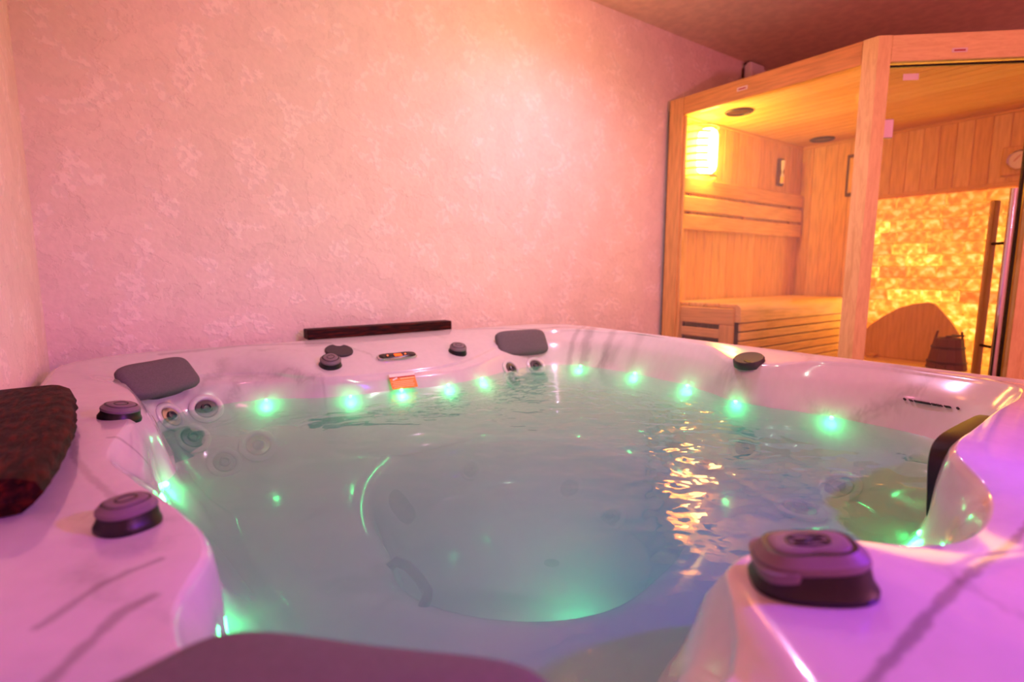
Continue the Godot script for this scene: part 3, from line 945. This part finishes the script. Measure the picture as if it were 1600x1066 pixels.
func valve(parent: Node, at: Vector3, nrm: Vector3, turn: float, a: float, b: float, hgt: float, e := 2.0, big := false) -> void:
	var bas := facing(nrm) * Basis(Vector3.UP, turn)
	var o := outline(56, a, b, e)
	var base := part("diverter_valve", loft(o, [[-1.0, -0.004], [-a * 0.09, -0.004], [-a * 0.10, 0.001], [-a * 0.06, 0.004], [0.0, hgt * 0.26], [a * 0.05, hgt * 0.6], [-1.0, hgt * 0.6]]), M.cap_dark, parent, at, bas)
	# a lopsided cap with a grip skirt on one side, a dark groove round the top and a raised middle
	var tilt := Basis(Vector3(0, 0, 1), 0.07)
	part("cap", loft(o, [[-1.0, hgt * 0.54], [a * 0.04, hgt * 0.54], [0.0, hgt * 0.60], [a * 0.02, hgt * 0.74], [a * 0.06, hgt * 0.78], [a * 0.20, hgt * 0.95]]), M.cap_grey, base, Vector3.ZERO, tilt)
	part("groove", loft(o, [[a * 0.20, hgt * 0.90], [a * 0.20, hgt * 0.948], [a * 0.30, hgt * 0.955], [a * 0.30, hgt * 0.90]]), M.cap_dark, base, Vector3.ZERO, tilt)
	part("cap_top", loft(o, [[a * 0.30, hgt * 0.92], [a * 0.30, hgt * 0.97], [a * 0.33, hgt * 1.0], [a * 0.55, hgt * 1.02], [-1.0, hgt * 1.025]], 60.0), M.cap_grey, base, Vector3.ZERO, tilt)
	part("ring", loft(outline(40, a * 0.40, b * 0.33, e), [[0.0, hgt * 0.98], [0.0005, hgt * 1.045], [0.0022, hgt * 1.045], [0.0027, hgt * 0.98]]), M.cap_dark, base, Vector3.ZERO, tilt)
	if big:
		part("grip_skirt", loft(outline(40, a * 0.42, b * 0.985, 3.0), [[-1.0, hgt * 0.34], [0.0, hgt * 0.34], [-0.001, hgt * 0.6], [-1.0, hgt * 0.6]]), M.cap_grey, base, Vector3(-a * 0.585, 0, 0), tilt)
		for k in 3:
			var path := PackedVector3Array()
			for j in 9:
				var u := j / 8.0
				path.append(Vector3(-0.015 + 0.026 * u + 0.002 * k, hgt * 1.035, -0.004 + 0.005 * k + 0.0035 * sin(u * 4.5 + k * 0.9)))
			part("emblem_stroke", tube(path, 0.0011, 6), M.cap_dark, base, Vector3.ZERO, tilt)

func jet(parent: Node, at: Vector3, nrm: Vector3, r: float, inner: StandardMaterial3D) -> void:
	var bas := facing(nrm)
	var j := part("jet", loft(outline(36, r, r), [[0.0, -0.006], [0.0, 0.002], [r * 0.10, 0.005], [r * 0.28, 0.004], [r * 0.34, 0.0005], [r * 0.36, -0.006]], 50.0), M.jet_ring, parent, at, bas)
	part("face", loft(outline(32, r * 0.64, r * 0.64), [[0.0, -0.004], [r * 0.05, 0.001], [r * 0.30, 0.002], [r * 0.36, -0.003]], 50.0), inner, j)
	part("nozzle", loft(outline(24, r * 0.30, r * 0.30), [[0.0, -0.004], [0.0, 0.008], [r * 0.08, 0.010], [r * 0.13, 0.003], [-1.0, 0.002]], 50.0), M.jet_grey, j)

func pacman(r: float, bite: float) -> PackedVector2Array:
	var p := PackedVector2Array()
	for k in 40:
		var t := TAU * k / 40.0
		var v := Vector2(cos(t), sin(t)) * r
		var c := Vector2(0.25, 1.0).normalized() * r * 1.05
		if v.distance_to(c) < bite:
			v = c + (v - c).normalized() * bite
			v = v.limit_length(r)
			v = c + (v * 0.55 - c).normalized() * bite
		p.append(v)
	return p

func tub() -> void:
	var t := thing("hot_tub", "white marbled acrylic hot tub with grey headrests and green lights at the water line", "hot tub", Vector3.ZERO)
	part("shell", sheet(shell_rows(), true, false, 2.4), M.acrylic, t)
	# cabinet under the rim, board by board
	for k in 14:
		part("cabinet_board", box(Vector3(1.86 / 14 - 0.003, 0.70, 0.02), 0.003), M.skirt, t, Vector3(0.13 + 1.86 / 14 * (k + 0.5), 0.35, 2.26))
	for k in 15:
		part("cabinet_board", box(Vector3(0.02, 0.70, 2.06 / 15 - 0.003), 0.003), M.skirt, t, Vector3(2.04, 0.35, 0.17 + 2.06 / 15 * (k + 0.5)))
	part("cabinet_back", box(Vector3(1.86, 0.70, 0.02), 0.003), M.skirt, t, Vector3(1.06, 0.35, 0.13))
	part("cabinet_side", box(Vector3(0.02, 0.70, 2.06), 0.003), M.skirt, t, Vector3(0.08, 0.35, 1.2))
	# headrests
	var up := Vector3.UP
	var add := func(c: Vector3, yaw: float, tilt: float, w: float, h: float, th: float) -> void:
		var u := Vector3(cos(yaw), 0, sin(yaw))
		var hn := Vector3(-sin(yaw), 0, cos(yaw))
		var v := hn * cos(tilt) - up * sin(tilt)
		var nn := v.cross(u).normalized()
		if nn.y < 0 and absf(nn.y) > 0.2:
			nn = -nn
		var p := part("headrest", cushion(w, h, th), M.pillow, t, c - nn * th * 0.35, Basis(u, nn, u.cross(nn)))
		part("mount", loft(outline(40, w * 0.44, h * 0.40, 4.0), [[-1.0, -0.03], [0.0, -0.03], [0.0, 0.004], [-1.0, 0.004]]), M.pillow_edge, p)
	add.call(Vector3(0.284, 0.755, 0.362), -0.665, 0.86, 0.235, 0.120, 0.03)
	add.call(Vector3(1.703, 0.742, 0.296), 0.092, 1.05, 0.268, 0.128, 0.03)
	# headrest of the near rim, its face to the water
	var hr := part("headrest", cushion(0.32, 0.165, 0.030), M.pillow, t, Vector3(1.445, 0.722, 2.012), Basis(Vector3(-1, 0, 0), Vector3(0, -0.06, -1).normalized(), Vector3(0, -1, 0.06).normalized()))
	part("mount", loft(outline(48, 0.162, 0.0835, 5.0), [[-1.0, -0.006], [0.0, -0.006], [-0.001, 0.0], [-0.001, 0.024], [0.002, 0.026]]), M.pillow_edge, hr)
	# headrest in the near left corner
	var dg := Vector3(1, 0, 1).normalized()
	var nn2 := Vector3(0.22, 0.95, -0.22).normalized()
	var hl := part("headrest", cushion(0.265, 0.17, 0.045), M.pillow, t, Vector3(0.297, 0.800, 1.998), Basis(dg, nn2, dg.cross(nn2)))
	part("mount", loft(outline(40, 0.13, 0.07, 4.0), [[-1.0, -0.03], [0.0, -0.03], [0.0, 0.004], [-1.0, 0.004]]), M.pillow_edge, hl)
	# diverter valves
	valve(t, Vector3(0.198, 0.795, 1.0), Vector3(0.22, 1, 0.05), 0.6, 0.032, 0.032, 0.027, 2.3)
	valve(t, Vector3(0.212, 0.797, 1.555), Vector3(0.06, 1, -0.02), 0.5, 0.029, 0.027, 0.028, 2.4)
	valve(t, Vector3(0.722, 0.799, 2.060), Vector3(-0.05, 1, -0.04), -0.80, 0.048, 0.033, 0.037, 2.8, true)
	valve(t, Vector3(0.806, 0.738, 0.335), Vector3(0, 0.93, 0.36), 0.4, 0.036, 0.036, 0.034, 2.2)
	valve(t, Vector3(1.341, 0.737, 0.328), Vector3(0, 0.92, 0.38), -0.5, 0.036, 0.034, 0.034, 2.2)
	# flat round covers
	var cb := facing(Vector3(0, 0.95, 0.3)) * Basis(Vector3.RIGHT, -PI / 2)
	part("round_cover", extrude(pacman(0.052, 0.02), 0.012, 0.003), M.disc_grey, t, Vector3(0.868, 0.773, 0.243), cb)
	var c2 := part("round_cover", loft(outline(40, 0.05, 0.05), [[-1.0, -0.01], [0.0, -0.01], [0.0, 0.010], [0.004, 0.015], [0.02, 0.014], [-1.0, 0.012]], 50.0), M.disc_grey, t, Vector3(1.928, 0.772, 1.29), facing(Vector3(-0.30, 0.95, 0.02)))
	part("thumb_notch", loft(outline(20, 0.018, 0.007), [[0.0, 0.012], [0.0015, 0.016], [-1.0, 0.0155]]), M.cap_dark, c2, Vector3(-0.028, 0, 0.012), Basis(Vector3.UP, 1.2))
	# control panel
	var pb := facing(Vector3(0, 0.932, 0.362))
	var pn := part("control_panel", loft(outline(64, 0.082, 0.025, 3.2), [[-1.0, -0.004], [0.0, -0.004], [0.0, 0.006], [0.003, 0.010], [0.006, 0.010], [0.007, 0.006]], 40.0), M.chrome, t, Vector3(1.066, 0.7405, 0.333), pb)
	part("panel_face", loft(outline(64, 0.076, 0.0195, 3.2), [[0.0, 0.004], [0.0, 0.009], [0.002, 0.0105], [-1.0, 0.011]], 40.0), M.black_plastic, pn)
	part("screen", box(Vector3(0.030, 0.002, 0.017), 0.0005), M.screen_orange, pn, Vector3(0.002, 0.0115, 0.0))
	for x in [-0.040, 0.034]:
		part("button_light", loft(outline(16, 0.0035, 0.0035), [[0.0, 0.010], [0.0005, 0.0122], [-1.0, 0.0126]]), M.button_light, pn, Vector3(x, 0, -0.003))
	for x in [-0.058, -0.022, 0.020, 0.056]:
		part("button", loft(outline(20, 0.007, 0.007), [[0.0, 0.010], [0.001, 0.0116], [-1.0, 0.0118]]), M.cap_dark, pn, Vector3(x, 0, 0.004))
	# orange instruction label under it
	var ln := Vector3(-0.03, 0.62, 0.79).normalized()
	var lb := part("label", box(Vector3(0.100, 0.0012, 0.062), 0.0003), M.label_orange, t, Vector3(1.031, 0.6735, 0.4645), facing(ln))
	part("label_head", box(Vector3(0.099, 0.0008, 0.012), 0.0), M.paper_white, lb, Vector3(0, 0.0010, -0.0248))
	part("label_band", box(Vector3(0.099, 0.0006, 0.006), 0.0), M.label_red, lb, Vector3(0, 0.0009, -0.0165))
	part("label_print", box(Vector3(0.020, 0.0006, 0.006), 0.0), M.paper_white, lb, Vector3(-0.030, 0.0012, -0.0105), Basis(Vector3.UP, 0.35))
	part("label_print", box(Vector3(0.056, 0.0006, 0.005), 0.0), M.label_pale, lb, Vector3(0.018, 0.0010, -0.0095))
	for k in 4:
		part("label_print", box(Vector3(0.086 - 0.008 * (k % 2), 0.0006, 0.003), 0.0), M.label_pale, lb, Vector3(-0.003, 0.0010, 0.002 + 0.007 * k))
	# line of small print between two dots on the right wall
	var ta := Vector3(1.974, 0.7225, 1.728)
	var tb := Vector3(1.949, 0.7265, 1.853)
	var tn := Vector3(-0.84, 0.49, -0.2).normalized()
	var tx := (tb - ta).normalized()
	var tbas := Basis(tx, tn, tx.cross(tn).normalized())
	for u in [0.0, 1.0]:
		part("print_dot", loft(outline(12, 0.003, 0.003), [[0.0, -0.012], [0.0, 0.0015], [-1.0, 0.0016]]), M.ink, t, ta.lerp(tb, u), tbas)
	for s in [[0.09, 0.15], [0.19, 0.34], [0.345, 0.49], [0.52, 0.59], [0.61, 0.67], [0.69, 0.71], [0.76, 0.79], [0.80, 0.87]]:
		part("print_word", box(Vector3((s[1] - s[0]) * 0.127, 0.014, 0.0028), 0.0), M.ink, t, ta.lerp(tb, (s[0] + s[1]) / 2) - tn * 0.0055, tbas)
	# jets
	for j in [[.302,.634,.384,.65,.57,.51,.034,1],[.404,.632,.328,.15,.63,.76,.034,0],[.353,.566,.414,.41,.67,.62,.036,0],[.429,.485,.46,.21,.69,.70,.034,0],[.534,.511,.427,0,.67,.74,.038,1],[1.578,.642,.383,.19,.60,.78,.032,0],[1.735,.637,.362,-.06,.70,.71,.032,0],[1.565,.60,.425,.19,.66,.73,.032,0],[1.458,.304,.915,-.62,.76,.20,.036,0],[1.434,.287,1.141,-.62,.78,-.05,.036,0],[1.611,.457,1.638,.02,1,.03,.042,0],[1.826,.466,1.642,-.53,.83,-.16,.04,0],[1.867,.491,1.331,-.81,.58,.1,.034,0],[1.702,.456,1.3,.05,1,0,.034,0],[1.764,.454,1.123,-.06,1,0,.034,0],[1.19,.358,.674,-.28,.32,.91,.026,0]]:
		jet(t, Vector3(j[0], j[1], j[2]) + Vector3(j[3], j[4], j[5]) * 0.007, Vector3(j[3], j[4], j[5]), j[6] * 1.5, M.jet_steel if j[7] == 1 else M.jet_grey)
	# suction cover and grab handle in the footwell
	var sc := part("suction_cover", loft(outline(40, 0.045, 0.06, 3.0), [[0.0, -0.01], [0.0, 0.008], [0.006, 0.016], [-1.0, 0.018]], 50.0), M.jet_grey, t, Vector3(0.882, 0.325, 0.748), facing(Vector3(0.53, 0.64, 0.56)))
	for k in 5:
		part("slot", box(Vector3(0.05, 0.002, 0.004), 0.0), M.cap_dark, sc, Vector3(0, 0.0185, -0.03 + 0.015 * k))
	part("grab_handle", tube(PackedVector3Array([Vector3(0.640, 0.435, 1.235), Vector3(0.660, 0.452, 1.245), Vector3(0.672, 0.452, 1.28), Vector3(0.674, 0.448, 1.33), Vector3(0.664, 0.452, 1.385), Vector3(0.646, 0.458, 1.415), Vector3(0.628, 0.445, 1.425)]), 0.011, 12), M.jet_grey, t)
	# unseen lamp under water in the footwell, placed to brighten and tint the water
	for q in [[0.93, 0.345, 1.562, 0.1, -1.0]]:
		var ul := part("unseen_underwater_light", loft(outline(24, 0.03, 0.03), [[0.0, -0.02], [0.0, 0.004], [0.004, 0.008], [-1.0, 0.010]], 50.0), M.lens_teal, t, Vector3(q[0], q[1], q[2]), facing(Vector3(q[3], 0.05, q[4])))
		var ol := OmniLight3D.new()
		ol.name = "underwater_glow"
		ol.light_color = Color(0.504, 1.000, 0.705)
		ol.light_energy = 0.055
		ol.light_size = 0.03
		ol.omni_range = 6.0
		ol.omni_attenuation = 2.0
		ol.shadow_enabled = true
		ol.position = Vector3(0, 0.035, 0)
		ul.add_child(ol)
	# green lights at the water line
	for p in [[.583,.637,.336,-.19,.3,.93],[.837,.637,.449,-.21,.3,.92],[1.02,.64,.473,-.1,.3,.94],[1.206,.638,.49,0,.3,.95],[1.384,.637,.455,.21,.3,.92],[1.903,.638,.484,-.85,.3,.4],[1.960,.642,.761,-.94,.3,.04],[1.941,.64,1.039,-.94,.3,-.16],[1.861,.64,1.289,-.95,.2,0],[1.923,.638,1.565,-.94,.3,.14],[.263,.643,1.005,.95,.3,.15],[.290,.642,1.545,.95,.3,.1],[1.285,.64,1.985,-.3,.3,-.9]]:
		var at := Vector3(p[0], p[1], p[2])
		var nr := Vector3(p[3], p[4], p[5]).normalized()
		var ld := part("led_light", loft(outline(16, 0.0065, 0.0065), [[0.0, -0.008], [0.0, 0.001], [0.002, 0.004], [0.0045, 0.0055], [-1.0, 0.006]], 60.0), M.led_green, t, at, facing(nr))
		var o := OmniLight3D.new()
		o.name = "led_glow"
		o.light_color = Color(0.221, 1.000, 0.556)
		o.light_energy = 0.01
		o.light_size = 0.006
		o.omni_range = 6.0
		o.omni_attenuation = 2.0
		o.shadow_enabled = true
		o.position = ld.basis.inverse() * (nr * 0.022 + Vector3(0, -0.02, 0))
		ld.add_child(o)

# ====================================================================== the water
func water() -> void:
	var t := thing("tub_water", "milky turquoise rippling water filling the hot tub", "water", Vector3.ZERO)
	var f1 := noise(FastNoiseLite.TYPE_SIMPLEX_SMOOTH, 9.0, 3, 71)
	var f2 := noise(FastNoiseLite.TYPE_SIMPLEX_SMOOTH, 30.0, 2, 72)
	var rows := []
	var n := 420
	var m := 190
	for k in n:
		var th := TAU * k / n
		var r: float = line_at[k] + 0.012
		var row := PackedVector3Array()
		for j in m + 1:
			var q := r * j / float(m)
			var x := MID.x + cos(th) * q
			var z := MID.y + sin(th) * q
			var rough := exp(-(Vector2(x - 1.72, z - 1.12).length_squared()) / 0.075) + 0.8 * exp(-(Vector2(x - 1.36, z - 0.70).length_squared()) / 0.05) + 0.35 * exp(-(Vector2(x - 1.02, z - 0.72).length_squared()) / 0.04)
			var mid := exp(-pow((x - 1.35) / 0.42, 2) - pow((z - 1.45) / 0.42, 2)) + 0.25 * exp(-pow((x - 1.1) / 0.5, 2) - pow((z - 0.9) / 0.4, 2))
			var w := Vector2(x, z).dot(Vector2(0.58, -0.81))
			var y := WATER + f1.get_noise_2d(x, z) * (0.0007 + 0.0022 * mid + 0.002 * rough) + f2.get_noise_2d(x, z) * (0.00003 + 0.0016 * rough + 0.0002 * mid)
			y += sin(w * 70.0 + 5.0 * f1.get_noise_2d(x * 0.6 + 9.0, z * 0.6)) * (0.00002 + 0.00055 * mid)
			row.append(Vector3(x, y, z))
		rows.append(row)
	part("surface", sheet(rows, true), M.water, t)
	var fog := FogVolume.new()
	fog.name = "murk"
	fog.shape = RenderingServer.FOG_VOLUME_SHAPE_BOX
	fog.size = Vector3(1.78, 0.44, 1.70)
	fog.position = Vector3(1.11, 0.415, 1.155)
	var fm := FogMaterial.new()
	fm.resource_name = "murk"
	fm.albedo = Color(0.55, 0.99, 0.90)
	fm.density = 2.0
	fog.material = fm
	t.add_child(fog)

# ====================================================================== loose boards on the rim
func boards() -> void:
	var b := thing("wooden_board", "long dark wooden board lying on the tub's back rim against wall", "board", Vector3(1.12, 0.803, 0.062))
	part("plank", box(Vector3(0.655, 0.041, 0.062), 0.003), M.wood_dark_x, b, Vector3(0, 0.0215, 0), Basis(Vector3.UP, 0.01))
	# short thick slab with broken edges on the left rim
	var s := thing("wooden_slab", "thick reddish brown wooden slab with ragged edges lying on the left rim", "board", Vector3(0.0, 0.8035, 0.0))
	var f := noise(FastNoiseLite.TYPE_SIMPLEX, 14.0, 4, 15)
	var rows := []
	var n := 44
	for i in n + 1:
		var u := float(i) / n
		var z := lerpf(0.872, 1.475, u)
		var e := 0.124 + 0.003 * f.get_noise_1d(z) + 0.022 * sin(u * 2.6)
		var sec := [Vector2(0.006, 0.0), Vector2(0.006, 0.046), Vector2(0.03, 0.047), Vector2(0.06, 0.0465), Vector2(0.09, 0.046), Vector2(e - 0.022, 0.045), Vector2(e - 0.006, 0.036), Vector2(e, 0.022), Vector2(e - 0.012, 0.008), Vector2(e - 0.022, 0.0), Vector2(0.006, 0.0)]
		var row := PackedVector3Array()
		for k in sec.size():
			var v: Vector2 = sec[k]
			var jit := 0.0018 * f.get_noise_2d(z * 2.0, k * 3.7) if k > 1 and k < 9 else 0.0
			row.append(Vector3(v.x + jit, v.y + jit, z + (0.012 * f.get_noise_2d(k * 5.0, 3.0) if i == n or i == 0 else 0.0)))
		rows.append(row)
	part("slab_body", sheet(rows, false), M.wood_dark_z, s)
	for i in [0, n]:
		var st := SurfaceTool.new()
		st.begin(Mesh.PRIMITIVE_TRIANGLES)
		var rr: PackedVector3Array = rows[i]
		for k in range(1, 9):
			poly(st, [rr[0], rr[k], rr[k + 1]], Vector3(0, 0, -1 if i == 0 else 1))
		part("slab_end", st.commit(), M.wood_dark_z, s)
